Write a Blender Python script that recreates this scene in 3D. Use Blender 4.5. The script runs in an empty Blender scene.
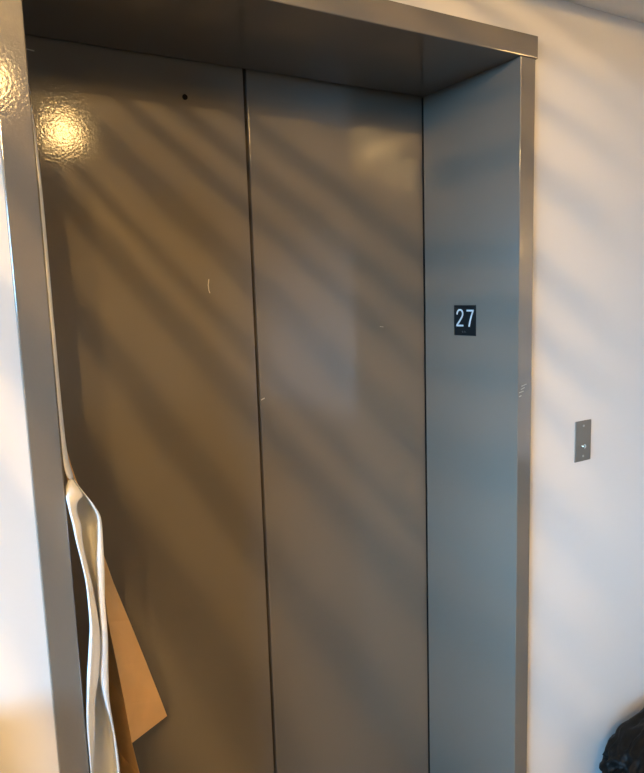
import bpy, bmesh, math, random
from mathutils import Vector, Matrix
random.seed(7)
S = bpy.context.scene
COL = S.collection

# ------------------------------------------------------------ camera
F_PX, YAW, PITCH, ROLL = 663.97, .5326, .1376, -.0315
cam_d = bpy.data.cameras.new('camera'); cam = bpy.data.objects.new('camera', cam_d); COL.objects.link(cam)
fw = Vector((math.sin(YAW)*math.cos(PITCH), math.cos(YAW)*math.cos(PITCH), -math.sin(PITCH)))
rt = Vector((math.cos(YAW), -math.sin(YAW), 0)); up = rt.cross(fw)
r2 = rt*math.cos(ROLL)+up*math.sin(ROLL); u2 = up*math.cos(ROLL)-rt*math.sin(ROLL)
m = Matrix((r2, u2, -fw)).transposed().to_4x4(); m.translation = (-1.2789, -1.2025, 1.5862)
cam.matrix_world = m
cam_d.sensor_fit = 'HORIZONTAL'; cam_d.sensor_width = 36; cam_d.lens = F_PX*36/644; cam_d.clip_start = .02
S.camera = cam

# ------------------------------------------------------------ world, exposure
w = bpy.data.worlds.new('sky'); S.world = w; w.use_nodes = True
bg = w.node_tree.nodes['Background']
bg.inputs['Strength'].default_value = 76.0
wn = w.node_tree; _tc = wn.nodes.new('ShaderNodeTexCoord'); _sx = wn.nodes.new('ShaderNodeSeparateXYZ'); _cr = wn.nodes.new('ShaderNodeValToRGB')
wn.links.new(_tc.outputs['Generated'], _sx.inputs[0]); wn.links.new(_sx.outputs['Z'], _cr.inputs[0]); wn.links.new(_cr.outputs[0], bg.inputs['Color'])
_e = _cr.color_ramp.elements; _e[0].position = 0; _e[0].color = (.002, .002, .002, 1); _e[1].position = 1; _e[1].color = (.05, .12, .3, 1)
for _p, _c in ((.01, (.24, .578, .98, 1)), (.09, (.24, .578, .98, 1)), (.26, (.07, .16, .28, 1))):
    _n = _e.new(_p); _n.color = _c
S.view_settings.view_transform = 'Standard'; S.view_settings.look = 'None'
S.view_settings.exposure = 0; S.view_settings.gamma = 1
try: S.view_settings.use_curve_mapping = False
except Exception: pass
S.cycles.use_denoising = True
S.cycles.max_bounces = 8; S.cycles.diffuse_bounces = 5
S.cycles.sample_clamp_indirect = 12
S.cycles.blur_glossy = .15

# room limits
XL, XR, YB, ZC = -8.0, 3.4, -7.8, 3.0
# daylight portal of the window in the left wall
WY0, WY1, WZ0, WZ1 = -6.3, -.4, .8, 2.7
pd = bpy.data.lights.new('window_daylight', 'AREA'); pd.shape = 'RECTANGLE'; pd.size = WZ1-WZ0; pd.size_y = WY1-WY0
pd.cycles.is_portal = True
po = bpy.data.objects.new('window_daylight', pd); COL.objects.link(po)
po.location = (XL-.02, (WY0+WY1)/2, (WZ0+WZ1)/2); po.rotation_euler = (0, -math.pi/2, 0)

WARM = (1, .615, .225)
def bulb(name, loc, watts, radius, col=WARM):
    d = bpy.data.lights.new(name, 'POINT'); d.energy = watts; d.shadow_soft_size = radius; d.color = col
    o = bpy.data.objects.new(name, d); COL.objects.link(o); o.location = loc
    return o

# ------------------------------------------------------------ helpers
def tag(o, label, cat, group=None, kind=None):
    o['label'] = label; o['category'] = cat
    if group: o['group'] = group
    if kind: o['kind'] = kind
    return o
def obj(name, bm, mat, parent=None, smooth=False, bevel=0, seg=2, solid=0, sub=0):
    me = bpy.data.meshes.new(name)
    bmesh.ops.recalc_face_normals(bm, faces=bm.faces)
    bm.to_mesh(me); bm.free()
    if mat: me.materials.append(mat)
    if smooth:
        for p in me.polygons: p.use_smooth = True
    o = bpy.data.objects.new(name, me); COL.objects.link(o)
    if parent:
        o.parent = parent; o.matrix_parent_inverse = Matrix.Translation(-parent.location) if not parent.parent else Matrix()
    if sub:
        md = o.modifiers.new('s', 'SUBSURF'); md.levels = md.render_levels = sub
    if solid:
        md = o.modifiers.new('t', 'SOLIDIFY'); md.thickness = solid; md.offset = 0
    if bevel:
        md = o.modifiers.new('b', 'BEVEL'); md.width = bevel; md.segments = seg; md.limit_method = 'ANGLE'
        md.harden_normals = False
    return o
def empty(name, loc):
    o = bpy.data.objects.new(name, None); COL.objects.link(o); o.location = loc; o.empty_display_size = .1
    return o
def box(bm, x0, x1, y0, y1, z0, z1):
    vs = [bm.verts.new((x, y, z)) for x in (x0, x1) for y in (y0, y1) for z in (z0, z1)]
    for f in ((0,1,3,2), (4,6,7,5), (0,4,5,1), (2,3,7,6), (0,2,6,4), (1,5,7,3)): bm.faces.new([vs[i] for i in f])
def bx(*a):
    bm = bmesh.new(); box(bm, *a); return bm
def grid(bm, rows):
    g = [[bm.verts.new(p) for p in r] for r in rows]
    for a, b in zip(g, g[1:]):
        for i in range(min(len(a), len(b))-1): bm.faces.new((a[i], a[i+1], b[i+1], b[i]))
def cyl(bm, c, axis, r, h, n=24, r2=None):
    q = Vector(axis).to_track_quat('Z', 'Y').to_matrix().to_4x4(); q.translation = Vector(c)
    bmesh.ops.create_cone(bm, cap_ends=True, segments=n, radius1=r, radius2=r if r2 is None else r2, depth=h, matrix=q)

# ------------------------------------------------------------ materials
def mat(name, col, rough=.5, metal=0, spec=.5, bump=0, bscale=100, bdetail=1, var=0, vscale=3, coat=0, sheen=0, trans=0, bdist=.001):
    m = bpy.data.materials.new(name); m.use_nodes = True
    nt = m.node_tree; b = nt.nodes['Principled BSDF']
    b.inputs['Base Color'].default_value = (*col, 1); b.inputs['Roughness'].default_value = rough
    b.inputs['Metallic'].default_value = metal; b.inputs['Specular IOR Level'].default_value = spec
    b.inputs['Coat Weight'].default_value = coat; b.inputs['Coat Roughness'].default_value = .15
    tc = nt.nodes.new('ShaderNodeTexCoord')
    if bump:
        n = nt.nodes.new('ShaderNodeTexNoise'); n.inputs['Scale'].default_value = bscale; n.inputs['Detail'].default_value = bdetail
        bp = nt.nodes.new('ShaderNodeBump'); bp.inputs['Strength'].default_value = bump; bp.inputs['Distance'].default_value = bdist
        nt.links.new(tc.outputs['Object'], n.inputs['Vector']); nt.links.new(n.outputs['Fac'], bp.inputs['Height'])
        nt.links.new(bp.outputs['Normal'], b.inputs['Normal'])
        if coat: nt.links.new(bp.outputs['Normal'], b.inputs['Coat Normal'])
    if var:
        n = nt.nodes.new('ShaderNodeTexNoise'); n.inputs['Scale'].default_value = vscale; n.inputs['Detail'].default_value = 3
        mr = nt.nodes.new('ShaderNodeMapRange'); mr.inputs['From Min'].default_value = .3; mr.inputs['From Max'].default_value = .7
        mr.inputs['To Min'].default_value = 1-var; mr.inputs['To Max'].default_value = 1+var
        mx = nt.nodes.new('ShaderNodeVectorMath'); mx.operation = 'SCALE'; mx.inputs[0].default_value = col
        nt.links.new(tc.outputs['Object'], n.inputs['Vector']); nt.links.new(n.outputs['Fac'], mr.inputs['Value'])
        nt.links.new(mr.outputs['Result'], mx.inputs['Scale']); nt.links.new(mx.outputs['Vector'], b.inputs['Base Color'])
    if trans:
        t = nt.nodes.new('ShaderNodeBsdfTranslucent'); t.inputs['Color'].default_value = (*col, 1)
        ms = nt.nodes.new('ShaderNodeMixShader'); ms.inputs[0].default_value = trans
        nt.links.new(b.outputs[0], ms.inputs[1]); nt.links.new(t.outputs[0], ms.inputs[2])
        nt.links.new(ms.outputs[0], nt.nodes['Material Output'].inputs['Surface'])
    return m
def glow(name, col, s):
    m = bpy.data.materials.new(name); m.use_nodes = True; b = m.node_tree.nodes['Principled BSDF']
    b.inputs['Emission Color'].default_value = (*col, 1); b.inputs['Emission Strength'].default_value = s
    b.inputs['Base Color'].default_value = (.8, .8, .8, 1); return m
M_wall = mat('painted_plaster', (.69, .665, .625), .6, bump=.15, bscale=60, bdetail=3, var=.012, vscale=1.5)
M_ceil = mat('ceiling_paint', (.86, .82, .74), .8)
M_floor = mat('floor_boards', (.03, .02, .012), .45, var=.2, vscale=4)
M_paint = mat('taupe_gloss_enamel', (.155, .135, .108), .09, spec=.8, bump=.12, bscale=220, bdetail=1.5, var=.02, vscale=2, bdist=.001)
M_dark = mat('shaft_dark', (.006, .005, .004), .7, spec=.1)
M_caulk = mat('tan_caulk', (.62, .40, .17), .5)
M_white = mat('white_paper', (.88, .88, .86), .75, trans=.15)
M_kraft = mat('kraft_paper', (.80, .46, .17), .75, trans=.10, var=.05, vscale=14)
M_black = mat('black_plaque', (.004, .006, .007), .5, spec=.2)
M_num = mat('plaque_lettering', (.60, .63, .63), .5, spec=.2)
M_steel = mat('brushed_steel', (.21, .185, .15), .42, metal=.6, bump=.1, bscale=300)
M_bright = mat('bright_screw', (.85, .82, .76), .2, metal=1)
M_dull = mat('dull_screw', (.42, .38, .32), .5, metal=.4)
M_chip = mat('bare_metal_chip', (.42, .38, .30), .5)
M_bag = mat('black_plastic', (.005, .005, .0045), .5, spec=.12)
M_wood = mat('slat_wood', (.25, .15, .08), .6)
GLOBES = [glow('warm_globe', WARM, 60), glow('bright_globe', WARM, 1050), glow('side_fill_globe', WARM, 60)]

# ------------------------------------------------------------ the room
H = 2.134; XO = -1.1009; JW = .050; HH = .052; YF = -.015; DY = .358; SEAM = -.5512
bm = bmesh.new()
box(bm, XL, XO-.001, 0, .12, 0, ZC); box(bm, .001, XR, 0, .12, 0, ZC); box(bm, XO-.001, .001, 0, .12, H+.006, ZC)
tag(obj('wall_back', bm, M_wall), 'off white painted wall around the elevator opening', 'wall', kind='structure')
bm = bmesh.new(); T = .15
box(bm, XL-T, XL, YB, 0, 0, WZ0); box(bm, XL-T, XL, YB, 0, WZ1, ZC)
box(bm, XL-T, XL, YB, WY0, WZ0, WZ1); box(bm, XL-T, XL, WY1, 0, WZ0, WZ1)
tag(obj('wall_left', bm, M_wall), 'off white side wall with the daylight window', 'wall', kind='structure')
tag(obj('wall_right', bx(XR, XR+T, YB, 0, 0, ZC), M_wall), 'off white side wall at the far right', 'wall', kind='structure')
tag(obj('wall_front', bx(XL, XR, YB-T, YB, 0, ZC), mat('lobby_wall_paint', (.30, .22, .15), .7)), 'brown lobby wall facing the elevator', 'wall', kind='structure')
tag(obj('floor', bx(XL, XR, YB, .9, -.1, 0), M_floor), 'dark brown floor of the elevator lobby', 'floor', kind='structure')
bm = bmesh.new(); box(bm, XL-T, XR+T, YB-T, .12, ZC, ZC+.1); box(bm, XL, XR, -.14, -.0005, 2.294, ZC-.001)
tag(obj('ceiling', bm, M_ceil), 'beige ceiling above the elevator wall', 'ceiling', kind='structure')
bm = bmesh.new()
for y in (WY0, WY0+(WY1-WY0)/3, WY0+2*(WY1-WY0)/3, WY1-.05): box(bm, XL-.1, XL-.05, y, y+.05, WZ0, WZ1)
for z in (WZ0, WZ1-.05): box(bm, XL-.101, XL-.049, WY0, WY1, z, z+.05)
tag(obj('window_1', bm, M_paint), 'wide daylight window frame in the side wall', 'window', kind='structure')
def shaft_bm():
    bm = bmesh.new(); X0, X1 = XO-.5, .5
    box(bm, X0, X1, .55, .6, 0, 2.6); box(bm, X0-.05, X0, .1205, .6, 0, 2.65); box(bm, X1, X1+.05, .1205, .6, 0, 2.65); box(bm, X0, X1, .1205, .6, 2.6, 2.65)
    return bm
tag(obj('wall_shaft', shaft_bm(), M_dark), 'dark elevator shaft behind the doors', 'wall', kind='structure')

tag(obj('daylight_blocker', bx(-2.6, -1.45, -.2, -.0005, 0, .92), M_wall), 'low unseen white block left of the elevator, added to cut off window light', 'wall', kind='structure')  # unseen block added to keep daylight off the low left wall
# ------------------------------------------------------------ elevator frame
fr = empty('trim_1', (SEAM, 0, 0)); tag(fr, 'taupe painted steel frame around the elevator doors', 'elevator frame', kind='structure')
ER = DY-.010
prof = [(YF-.004, H), (ER-.002, H), (ER-.002, H+.005), (-.0002, H+.005), (-.0002, H+HH), (YF-.004, H+HH)]
bm = bmesh.new()
A = [bm.verts.new((XO-JW-.004, y, z)) for y, z in prof]; B = [bm.verts.new((JW+.004, y, z)) for y, z in prof]
bm.faces.new(A); bm.faces.new(B)
for i in range(6): bm.faces.new((A[i], A[(i+1) % 6], B[(i+1) % 6], B[i]))
bmesh.ops.bevel(bm, geom=[e for e in bm.edges if all(v.co.y < -.01 for v in e.verts)], offset=.0025, segments=3, affect='EDGES', profile=.5)
obj('frame_header', bm, M_paint, fr)
obj('gap_shade', bx(XO+.0005, -.0005, ER-.001, DY-.001, H+.004, H+.012), M_dark, fr)  # black strip standing in for the shade in the gap above the doors
for s, xi in ((-1, XO), (1, 0.0)):
    prof = [(xi, YF), (xi+s*JW, YF), (xi+s*JW, -.0002), (xi+s*.0008, -.0002), (xi+s*.0008, ER), (xi, ER)]
    bm = bmesh.new()
    A = [bm.verts.new((x, y, 0)) for x, y in prof]; B = [bm.verts.new((x, y, H+.002)) for x, y in prof]
    bm.faces.new(A); bm.faces.new(B)
    for i in range(6): bm.faces.new((A[i], A[(i+1) % 6], B[(i+1) % 6], B[i]))
    bmesh.ops.bevel(bm, geom=[e for e in bm.edges if abs(e.verts[0].co.z-e.verts[1].co.z) > 1 and e.verts[0].co.y < -.01], offset=.0022, segments=3, affect='EDGES', profile=.5)
    obj('frame_jamb', bm, M_paint, fr)
    obj('gap_shade', bx(*sorted((xi+s*.001, xi+s*.02)), ER+.003, DY-.001, 0, H), M_dark, fr)  # black strip standing in for the shade between jamb and door
tag(obj('trim_2', bx(JW+.0005, JW+.0065, -.0045, -.0002, 0, H), M_caulk, bevel=.0015), 'thin tan caulk bead along the right edge of the elevator frame', 'caulk', kind='structure')

# ------------------------------------------------------------ doors
G = .0042
d1 = obj('door_1', bx(XO-.03, SEAM-G, DY, DY+.035, .006, H+.02), M_paint, bevel=.003, seg=3)
tag(d1, 'left sliding elevator door panel with a small round black keyhole near its top', 'elevator door', kind='structure')
d2 = obj('door_2', bx(SEAM+G, .03, DY, DY+.035, .006, H+.02), M_paint, bevel=.003, seg=3)
tag(d2, 'right sliding elevator door panel between the seam and the blue lit jamb', 'elevator door', kind='structure')
bm = bmesh.new(); cyl(bm, (-.707, DY-.0006, 2.054), (0, 1, 0), .0064, .0012, 28)
k = obj('keyhole', bm, M_dark, d1); k['label'] = 'small round black keyhole'
def chip(parent, pts, wd, ax=1, v=DY-.0004):
    bm = bmesh.new(); n = len(pts)
    for i, (a, b) in enumerate(zip(pts, pts[1:])):
        a = Vector(a); b = Vector(b); t = (b-a).normalized(); nn = Vector((-t.y, t.x))*wd/2
        q = [a+nn, a-nn, b-nn, b+nn]
        bm.faces.new([bm.verts.new((p.x, v, p.y) if ax == 1 else (v, p.x, p.y)) for p in q])
    o = obj('scratch', bm, M_chip, parent, solid=.0005); o['label'] = 'small pale scratch in the paint'
chip(d1, [(-.672, 1.632), (-.6745, 1.618), (-.6735, 1.605), (-.671, 1.598)], .0022)
chip(d1, [(-1.075, 2.112), (-1.05, 2.110), (-1.03, 2.108)], .002)
chip(d2, [(SEAM+.006, 1.318), (SEAM+.016, 1.322)], .003)
chip(d2, [(-.160, 1.49), (-.148, 1.488)], .0012)
for a, b in (((.012, 1.338), (.030, 1.342)), ((.010, 1.330), (.024, 1.334)), ((.004, 1.322), (.020, 1.325)), ((.004, 1.312), (.012, 1.314))):
    chip(fr, [a, b], .0022, v=YF-.0004)

# ------------------------------------------------------------ floor number plaque
sy0, sy1, sz0, sz1 = .1353, .2199, 1.4616, 1.545
cy, cz = (sy0+sy1)/2, (sz0+sz1)/2
pq = empty('floor_number_plaque', (0, cy, sz0)); tag(pq, 'small square black plaque reading 27 on the blue lit right jamb', 'sign')
obj('plate', bx(-.003, 0.0, sy0, sy1, sz0, sz1), M_black, pq, bevel=.0008)
def stroke(bm, pts, wd, x=-.0038):
    pts = [((u*.92+.0018 if u < 0 else u*.86+.0070), v*.90+.0022) for u, v in pts]
    # pts in (u, v): u rightwards as read, v up; the plaque faces -X so u runs to -Y
    P = [Vector(p) for p in pts]; L = []; R = []
    for i, p in enumerate(P):
        t = ((P[min(i+1, len(P)-1)]-P[max(i-1, 0)])).normalized(); n = Vector((-t.y, t.x))*wd/2
        L.append(p+n); R.append(p-n)
    A = [bm.verts.new((x, cy-p.x, cz+p.y)) for p in L]; B = [bm.verts.new((x, cy-p.x, cz+p.y)) for p in R]
    for i in range(len(P)-1): bm.faces.new((A[i], A[i+1], B[i+1], B[i]))
two = [(-.0335, .0155), (-.0328, .0205), (-.0305, .0250), (-.0265, .0285), (-.0215, .0297), (-.0160, .0288), (-.0115, .0258), (-.0090, .0212), (-.0085, .0165), (-.0100, .0115), (-.0135, .0060), (-.0200, -.0020), (-.0270, -.0100), (-.0320, -.0155), (-.0335, -.0185)]
bm = bmesh.new(); stroke(bm, two, .0046); stroke(bm, [(-.0360, -.0185), (-.0062, -.0185)], .0046, -.0039)
obj('numeral', bm, M_num, pq, solid=.0012)['label'] = 'pale numeral 2'
bm = bmesh.new(); stroke(bm, [(.0030, .0275), (.0340, .0275)], .0046); stroke(bm, [(.0325, .0285), (.0255, .0130), (.0190, -.0030), (.0140, -.0210)], .0046, -.0039)
obj('numeral', bm, M_num, pq, solid=.0012)['label'] = 'pale numeral 7'
bm = bmesh.new()
for u, v in ((-.008, -.030), (-.008, -.0325), (-.0055, -.0325), (.000, -.030), (.0025, -.030), (.000, -.0325), (.0055, -.0325)):
    cyl(bm, (-.0034, cy-u, cz+v), (1, 0, 0), .0009, .0012, 10)
obj('braille', bm, mat('braille_dots', (.05, .06, .06), .4), pq)['label'] = 'raised black braille dots under the number'

# ------------------------------------------------------------ key switch plate
kp = empty('key_switch_plate', (.2726, 0, 1.0987)); tag(kp, 'small upright brushed steel key switch plate on the white wall right of the elevator', 'switch plate')
obj('plate', bx(.2391, .3061, -.0035, -.0002, 1.0987, 1.2148), M_steel, kp, bevel=.0018, seg=2)
for z in (1.2000, 1.1135):
    bm = bmesh.new(); cyl(bm, (.2726, -.0042, z), (0, -1, 0), .0032, .0016, 16)
    obj('screw', bm, M_dull, kp)
bm = bmesh.new(); cyl(bm, (.2726, -.0060, 1.1420), (0, -1, 0), .0068, .006, 24, .0058)
c = obj('key_cylinder', bm, M_bright, kp, smooth=False, bevel=.0006)
obj('keyhole', bx(.2715, .2737, -.0096, -.0089, 1.1385, 1.1455), M_dark, c)

# ------------------------------------------------------------ paper
WHITE=[
  [(-1.0842, 0.006, 1.2795), (-1.0872, 0.0, 1.2814), (-1.0886, 0.004, 1.2807), (-1.0844, 0.02, 1.2764), (-1.0824, 0.03, 1.2738), (-1.0803, 0.025, 1.2745), (-1.0831, 0.016, 1.277), (-1.081, 0.01, 1.278)] ,
  [(-1.0777, 0.0013, 1.2649), (-1.0874, -0.0047, 1.268), (-1.0954, -0.0007, 1.2685), (-1.0893, 0.0283, 1.2605), (-1.0794, 0.04, 1.256), (-1.0698, 0.0333, 1.2559), (-1.0749, 0.0113, 1.262), (-1.0737, 0.0053, 1.2632)] ,
  [(-1.0706, -0.008, 1.2495), (-1.0857, -0.014, 1.2538), (-1.0989, -0.01, 1.2552), (-1.0902, 0.0367, 1.242), (-1.0735, 0.05, 1.2355), (-1.0576, 0.0417, 1.2347), (-1.066, 0.002, 1.2461), (-1.0648, -0.004, 1.2474)] ,
  [(-1.0795, -0.0173, 1.2444), (-1.0905, -0.0233, 1.2481), (-1.0997, -0.0193, 1.2488), (-1.0883, 0.045, 1.2301), (-1.0684, 0.06, 1.2225), (-1.0497, 0.05, 1.2215), (-1.0616, -0.0073, 1.2385), (-1.0605, -0.0133, 1.2398)] ,
  [(-1.0843, -0.022, 1.2376), (-1.0926, -0.028, 1.2407), (-1.0992, -0.024, 1.241), (-1.0857, 0.0533, 1.218), (-1.0638, 0.07, 1.2094), (-1.0436, 0.0583, 1.2085), (-1.0581, -0.012, 1.2299), (-1.0553, -0.018, 1.2309)] ,
  [(-1.0848, -0.022, 1.2197), (-1.0915, -0.028, 1.2227), (-1.0966, -0.024, 1.2226), (-1.0816, 0.0617, 1.1958), (-1.0569, 0.08, 1.1857), (-1.0344, 0.0667, 1.1849), (-1.051, -0.012, 1.2101), (-1.0465, -0.018, 1.2108)] ,
  [(-1.0805, -0.022, 1.2006), (-1.088, -0.028, 1.204), (-1.0939, -0.024, 1.204), (-1.0774, 0.07, 1.1732), (-1.0535, 0.09, 1.1623), (-1.0325, 0.075, 1.1623), (-1.0506, -0.012, 1.1915), (-1.0445, -0.018, 1.1919)] ,
  [(-1.0809, -0.022, 1.1734), (-1.0868, -0.028, 1.1766), (-1.0911, -0.024, 1.1763), (-1.0744, 0.07, 1.1432), (-1.053, 0.09, 1.1322), (-1.0347, 0.075, 1.1328), (-1.0527, -0.012, 1.164), (-1.0448, -0.018, 1.1641)] ,
  [(-1.077, -0.022, 1.1357), (-1.0822, -0.028, 1.139), (-1.0857, -0.024, 1.1385), (-1.0685, 0.07, 1.1023), (-1.0524, 0.09, 1.0917), (-1.0395, 0.075, 1.0937), (-1.0572, -0.012, 1.1276), (-1.0458, -0.018, 1.1269)] ,
  [(-1.0715, -0.022, 1.0972), (-1.0771, -0.028, 1.1009), (-1.081, -0.024, 1.1004), (-1.0634, 0.07, 1.0612), (-1.0504, 0.09, 1.0504), (-1.0407, 0.075, 1.0535), (-1.0583, -0.012, 1.0901), (-1.0475, -0.018, 1.0896)] ,
  [(-1.0675, -0.022, 1.0586), (-1.0745, -0.028, 1.0629), (-1.0797, -0.024, 1.0627), (-1.062, 0.07, 1.0204), (-1.0502, 0.09, 1.0093), (-1.0418, 0.075, 1.0129), (-1.0594, -0.012, 1.0524), (-1.0496, -0.018, 1.0521)] ,
  [(-1.0642, -0.022, 1.0101), (-1.0729, -0.028, 1.0153), (-1.0798, -0.024, 1.0156), (-1.0621, 0.07, 0.9696), (-1.0504, 0.09, 0.9574), (-1.0419, 0.075, 0.9614), (-1.0594, -0.012, 1.0044), (-1.0496, -0.018, 1.0041)] ,
  [(-1.0637, -0.022, 0.9812), (-1.0742, -0.028, 0.9872), (-1.0828, -0.024, 0.988), (-1.0653, 0.07, 0.9397), (-1.0527, 0.09, 0.9267), (-1.0433, 0.075, 0.9306), (-1.0607, -0.012, 0.9757), (-1.05, -0.018, 0.9751)] ,
  [(-1.0674, -0.022, 0.9437), (-1.0783, -0.028, 0.9502), (-1.0874, -0.024, 0.9512), (-1.0703, 0.07, 0.9), (-1.0572, 0.09, 0.886), (-1.0472, 0.075, 0.89), (-1.0644, -0.012, 0.9379), (-1.0525, -0.018, 0.9369)] ,
  [(-1.0714, -0.022, 0.914), (-1.0823, -0.028, 0.9207), (-1.0913, -0.024, 0.9217), (-1.0746, 0.07, 0.8681), (-1.0616, 0.09, 0.8535), (-1.0516, 0.075, 0.8578), (-1.0684, -0.012, 0.9079), (-1.0542, -0.018, 0.9061)] ,
  [(-1.0817, -0.022, 0.8707), (-1.0895, -0.028, 0.8767), (-1.0957, -0.024, 0.8768), (-1.0792, 0.07, 0.8195), (-1.0616, 0.09, 0.8023), (-1.0468, 0.075, 0.8051), (-1.0641, -0.012, 0.8588), (-1.0559, -0.018, 0.8591)] ,
  [(-1.0854, -0.022, 0.8227), (-1.0932, -0.028, 0.8292), (-1.0993, -0.024, 0.8293), (-1.0832, 0.07, 0.7682), (-1.0585, 0.09, 0.7471), (-1.0365, 0.075, 0.7474), (-1.0544, -0.012, 0.805), (-1.0524, -0.018, 0.8077)] ,
  [(-1.0907, -0.022, 0.7752), (-1.096, -0.028, 0.781), (-1.0996, -0.024, 0.78), (-1.0835, 0.07, 0.715), (-1.0573, 0.09, 0.6919), (-1.0336, 0.075, 0.6916), (-1.0518, -0.012, 0.7531), (-1.0488, -0.018, 0.7556)] ,
  [(-1.0959, -0.022, 0.7312), (-1.0985, -0.028, 0.7363), (-1.0996, -0.024, 0.7341), (-1.0834, 0.07, 0.6653), (-1.0566, 0.09, 0.6407), (-1.0324, 0.075, 0.6402), (-1.0506, -0.012, 0.7052), (-1.0476, -0.018, 0.7079)] ,
  [(-1.0982, -0.022, 0.6775), (-1.0999, -0.028, 0.6825), (-1.1002, -0.024, 0.6798), (-1.0841, 0.07, 0.6067), (-1.0562, 0.09, 0.5801), (-1.0308, 0.075, 0.5791), (-1.0491, -0.012, 0.6483), (-1.0461, -0.018, 0.6511)] ,
  [(-1.1009, -0.022, 0.6174), (-1.1018, -0.028, 0.6223), (-1.1012, -0.024, 0.619), (-1.0852, 0.07, 0.541), (-1.0562, 0.09, 0.512), (-1.0296, 0.075, 0.5105), (-1.0481, -0.012, 0.5844), (-1.045, -0.018, 0.5874)] ,
]
STRIP=[
  [(-1.1009, -0.008, 1.9019), (-1.1004, -0.006, 1.9025), (-1.0977, 0.004, 1.9052)] ,
  [(-1.0997, -0.008, 1.8635), (-1.0987, -0.006, 1.8641), (-1.0957, 0.004, 1.8665)] ,
  [(-1.0989, -0.008, 1.8012), (-1.0972, -0.006, 1.8017), (-1.0934, 0.004, 1.8036)] ,
  [(-1.0992, -0.008, 1.7298), (-1.0969, -0.006, 1.7301), (-1.0924, 0.004, 1.7314)] ,
  [(-1.0993, -0.008, 1.5914), (-1.0968, -0.006, 1.5913), (-1.0922, 0.004, 1.5913)] ,
  [(-1.0988, -0.008, 1.4565), (-1.0965, -0.006, 1.4561), (-1.092, 0.004, 1.4548)] ,
  [(-1.099, -0.008, 1.37), (-1.0961, -0.006, 1.3693), (-1.0909, 0.004, 1.367)] ,
  [(-1.0987, -0.008, 1.3437), (-1.0953, -0.006, 1.3428), (-1.0897, 0.004, 1.3402)] ,
  [(-1.0984, -0.008, 1.3171), (-1.0946, -0.006, 1.3161), (-1.0885, 0.004, 1.3132)] ,
  [(-1.0974, -0.008, 1.2992), (-1.0923, -0.006, 1.2979), (-1.085, 0.004, 1.2946)] ,
  [(-1.0938, -0.008, 1.2825), (-1.0883, -0.006, 1.2811), (-1.0805, 0.004, 1.2775)] ,
]
KRAFT=[
  [(-1.0868, 0.06, 1.3203), (-1.0832, 0.05, 1.3216), (-1.0803, 0.06, 1.3193)] ,
  [(-1.0873, 0.06, 1.2923), (-1.0803, 0.05, 1.2932), (-1.0753, 0.06, 1.2904)] ,
  [(-1.0826, 0.07, 1.2647), (-1.0737, 0.06, 1.2655), (-1.0677, 0.07, 1.2622)] ,
  [(-1.0697, 0.14, 1.2022), (-1.0566, 0.13, 1.2023), (-1.0419, 0.15, 1.1944)] ,
  [(-1.0361, 0.2, 1.1158), (-1.0294, 0.15, 1.1293), (-1.014, 0.18, 1.1171)] ,
  [(-1.0205, 0.2, 1.0554), (-1.0219, 0.13, 1.0792), (-1.0082, 0.17, 1.0626)] ,
  [(-1.0192, 0.2, 0.9907), (-1.0206, 0.13, 1.0174), (-0.9892, 0.19, 0.9911)] ,
  [(-1.0192, 0.2, 0.9073), (-1.0186, 0.13, 0.9372), (-0.9583, 0.21, 0.8898)] ,
  [(-1.0223, 0.2, 0.8096), (-1.0075, 0.13, 0.8393), (-0.9255, 0.22, 0.7751)] ,
  [(-1.025, 0.2, 0.7172), (-0.9977, 0.13, 0.746), (-0.8949, 0.23, 0.6656)] ,
  [(-1.019, 0.2, 0.6247), (-0.9894, 0.13, 0.6556), (-0.8835, 0.23, 0.6211)] ,
  [(-1.0097, 0.2, 0.5434), (-0.9734, 0.15, 0.5608), None] ,
  [(-0.9985, 0.2, 0.452), (-0.9573, 0.16, 0.4616), None] ,
]
def extend(rows, dz, n=3):
    for i in range(n):
        a, b = rows[-2], rows[-1]
        rows.append([(q[0]+(q[0]-p[0])*.4 if p else q[0], q[1], q[2]-dz) for p, q in zip(a, b)])
    return rows
extend(WHITE, .09)
def cr(a, b, c, d, t):
    return tuple(.5*(2*q+(r-p)*t+(2*p-5*q+4*r-s)*t*t+(3*q-p-3*r+s)*t**3) for p, q, r, s in zip(a, b, c, d))
def dense(pts, n):
    o = []
    for i in range(len(pts)-1):
        for k in range(n): o.append(cr(pts[max(i-1, 0)], pts[i], pts[i+1], pts[min(i+2, len(pts)-1)], k/n))
    return o+[pts[-1]]
def densify(rows, nr, nc):
    rows = [dense(r, nc) for r in rows]
    return [list(r) for r in zip(*[dense(list(c), nr) for c in zip(*rows)])]
bm = bmesh.new(); grid(bm, densify(WHITE, 3, 4)); wp = obj('curled_paper', bm, M_white, smooth=True, solid=.0006)
tag(wp, 'white paper sheet curled into a long loop, hanging behind the left frame edge', 'paper')
bm = bmesh.new(); grid(bm, STRIP); sp = obj('paper_edge', bm, M_white, wp, smooth=True, sub=1, solid=.0008)
sp['label'] = 'narrow upper edge of the sheet'
K1 = [r for r in KRAFT if r[2]]; K2 = [r[:2] for r in KRAFT[-3:]]
K2 += [[(a[0], a[1], a[2]-.12) for a in K2[-1]], [(a[0]-.004, a[1], a[2]-.24) for a in K2[-1]]]
bm = bmesh.new(); grid(bm, K1); grid(bm, K2); bmesh.ops.remove_doubles(bm, verts=bm.verts, dist=.0002)
tag(obj('kraft_paper', bm, M_kraft, solid=.0007), 'brown kraft paper sheet with a pointed corner flap sticking out over the left elevator door', 'paper')

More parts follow.
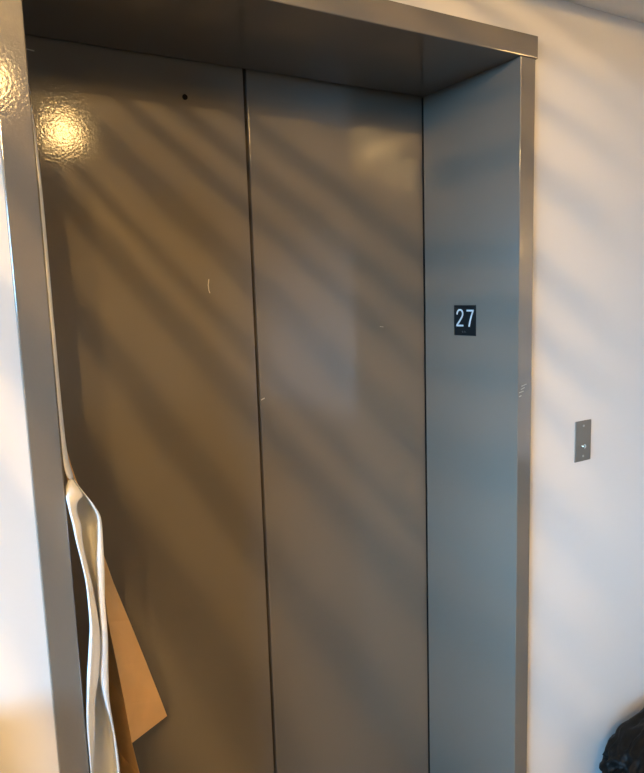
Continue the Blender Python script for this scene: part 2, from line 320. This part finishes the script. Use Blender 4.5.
# ------------------------------------------------------------ black bag on the floor, bottom right
def bag():
    from mathutils import noise
    bm = bmesh.new(); bmesh.ops.create_icosphere(bm, subdivisions=6, radius=1)
    def se(c, e): return math.copysign(abs(c)**e, c)
    for v in bm.verts:
        p = v.co.copy()
        k = (abs(p.x)**4+abs(p.y)**4+abs(p.z)**4)**-.25
        q = p*k*(1+.06*noise.noise(p*1.4+Vector((3, 1, 7))))
        d = Vector((p.x*1.6, p.y*3, p.z*3))
        f = abs(noise.noise(d*1.7+Vector((1, 4, 2))))*.13 + abs(noise.noise(d*3.9+Vector((6, 2, 2))))*.06
        q *= 1.03-f
        v.co = Vector((q.x*.41, q.y*.135, max(q.z*.158, -.142)))
    o = obj('garbage_bag', bm, M_bag, smooth=True)
    o.location = (.680, -.165, .1425)
    return o
tag(bag(), 'crumpled black plastic bag at the foot of the wall, bottom right corner', 'bag')

# ------------------------------------------------------------ lamps of the lobby (behind the camera); far side pair added as fill
def pendant(loc, r, k, label):
    t = empty('pendant_lamp', (loc[0], loc[1], ZC)); tag(t, label, 'lamp', 'pendant lamps behind the viewer')
    bm = bmesh.new(); bmesh.ops.create_uvsphere(bm, u_segments=24, v_segments=16, radius=r, matrix=Matrix.Translation(loc))
    obj('globe', bm, GLOBES[k], t, smooth=True)
    bm = bmesh.new(); cyl(bm, (loc[0], loc[1], (loc[2]+r+ZC)/2), (0, 0, 1), .006, ZC-loc[2]-r, 10); obj('cord', bm, M_dark, t)
pendant((-.43, -2.6, 2.64), .08, 0, 'warm glass globe pendant hanging behind the viewer, in line with the doors')
pendant((-.90, -2.6, 2.68), .08, 0, 'warm glass globe pendant hanging just behind the viewer')
pendant((-1.93, -2.6, 2.68), .05, 1, 'small bright globe pendant beside the added streak slats')
pendant((-2.24, -2.6, 2.50), .05, 1, 'small bright globe pendant nearest the window side')
pendant((2.5, -2.6, 1.9), .08, 2, 'middle sized fill globe added on the far side of the lobby')  # added fill globe for more general warm light, kept out of reflections
pendant((3.0, -3.2, 1.9), .08, 2, 'rear fill globe added on the far side of the lobby')  # second fill globe, added for the same warm light
# unseen slats and warm point light, both added to throw the fan of streaks
LX, LY, LZ = -1.75, -2.3, 2.74
bulb('streak_light', (LX, LY, LZ), 145, .009)
bm = bmesh.new()
for th, dg in ((12, .9), (14.6, .9), (17.4, 1), (20.8, 1.3), (25.4, 2.2), (31, 1.8), (34.8, 1.8), (38.3, 1.4), (43, 2.6), (47.6, 1.2), (50.9, 2.2), (57, 2.5), (63.8, 3.5), (70.5, 4.5), (79, 8)):
    wd = dg*.0087; a = math.radians(th); c = Vector((LX+.5*math.cos(a), 0, LZ-.5*math.sin(a))); t = Vector((math.sin(a), 0, math.cos(a)))*wd/2; n = Vector((math.cos(a), 0, -math.sin(a)))*.004
    q = [c+t+n, c-t+n, c-t-n, c+t-n]
    A = [bm.verts.new((p.x, -2.2, p.z)) for p in q]; B = [bm.verts.new((p.x, -.45, p.z)) for p in q]
    for i in range(4): bm.faces.new((A[i], A[(i+1) % 4], B[(i+1) % 4], B[i]))
    bm.faces.new(A); bm.faces.new(B)
for y in (-2.2, -.47):
    for i in range(10, 80, 3):
        a, b = math.radians(i), math.radians(i+3)
        P = [Vector((LX+r*math.cos(q), y, LZ-r*math.sin(q))) for q, r in ((a, .505), (b, .505), (b, .525), (a, .525))]
        A = [bm.verts.new(p) for p in P]; B = [bm.verts.new(p+Vector((0, .02, 0))) for p in P]
        for j in range(4): bm.faces.new((A[j], A[(j+1) % 4], B[(j+1) % 4], B[j]))
        bm.faces.new(A); bm.faces.new(B)
for y in (-2.19, -.46):
    box(bm, LX+.12-.01, LX+.12+.01, y-.01, y+.01, LZ-.49, ZC)
    box(bm, LX+.49-.01, LX+.49+.01, y-.01, y+.01, LZ-.12, ZC)
tag(obj('streak_slats', bm, M_wood), 'unseen curved wooden slats added to break lamp light into streaks', 'light blocker', kind='structure')
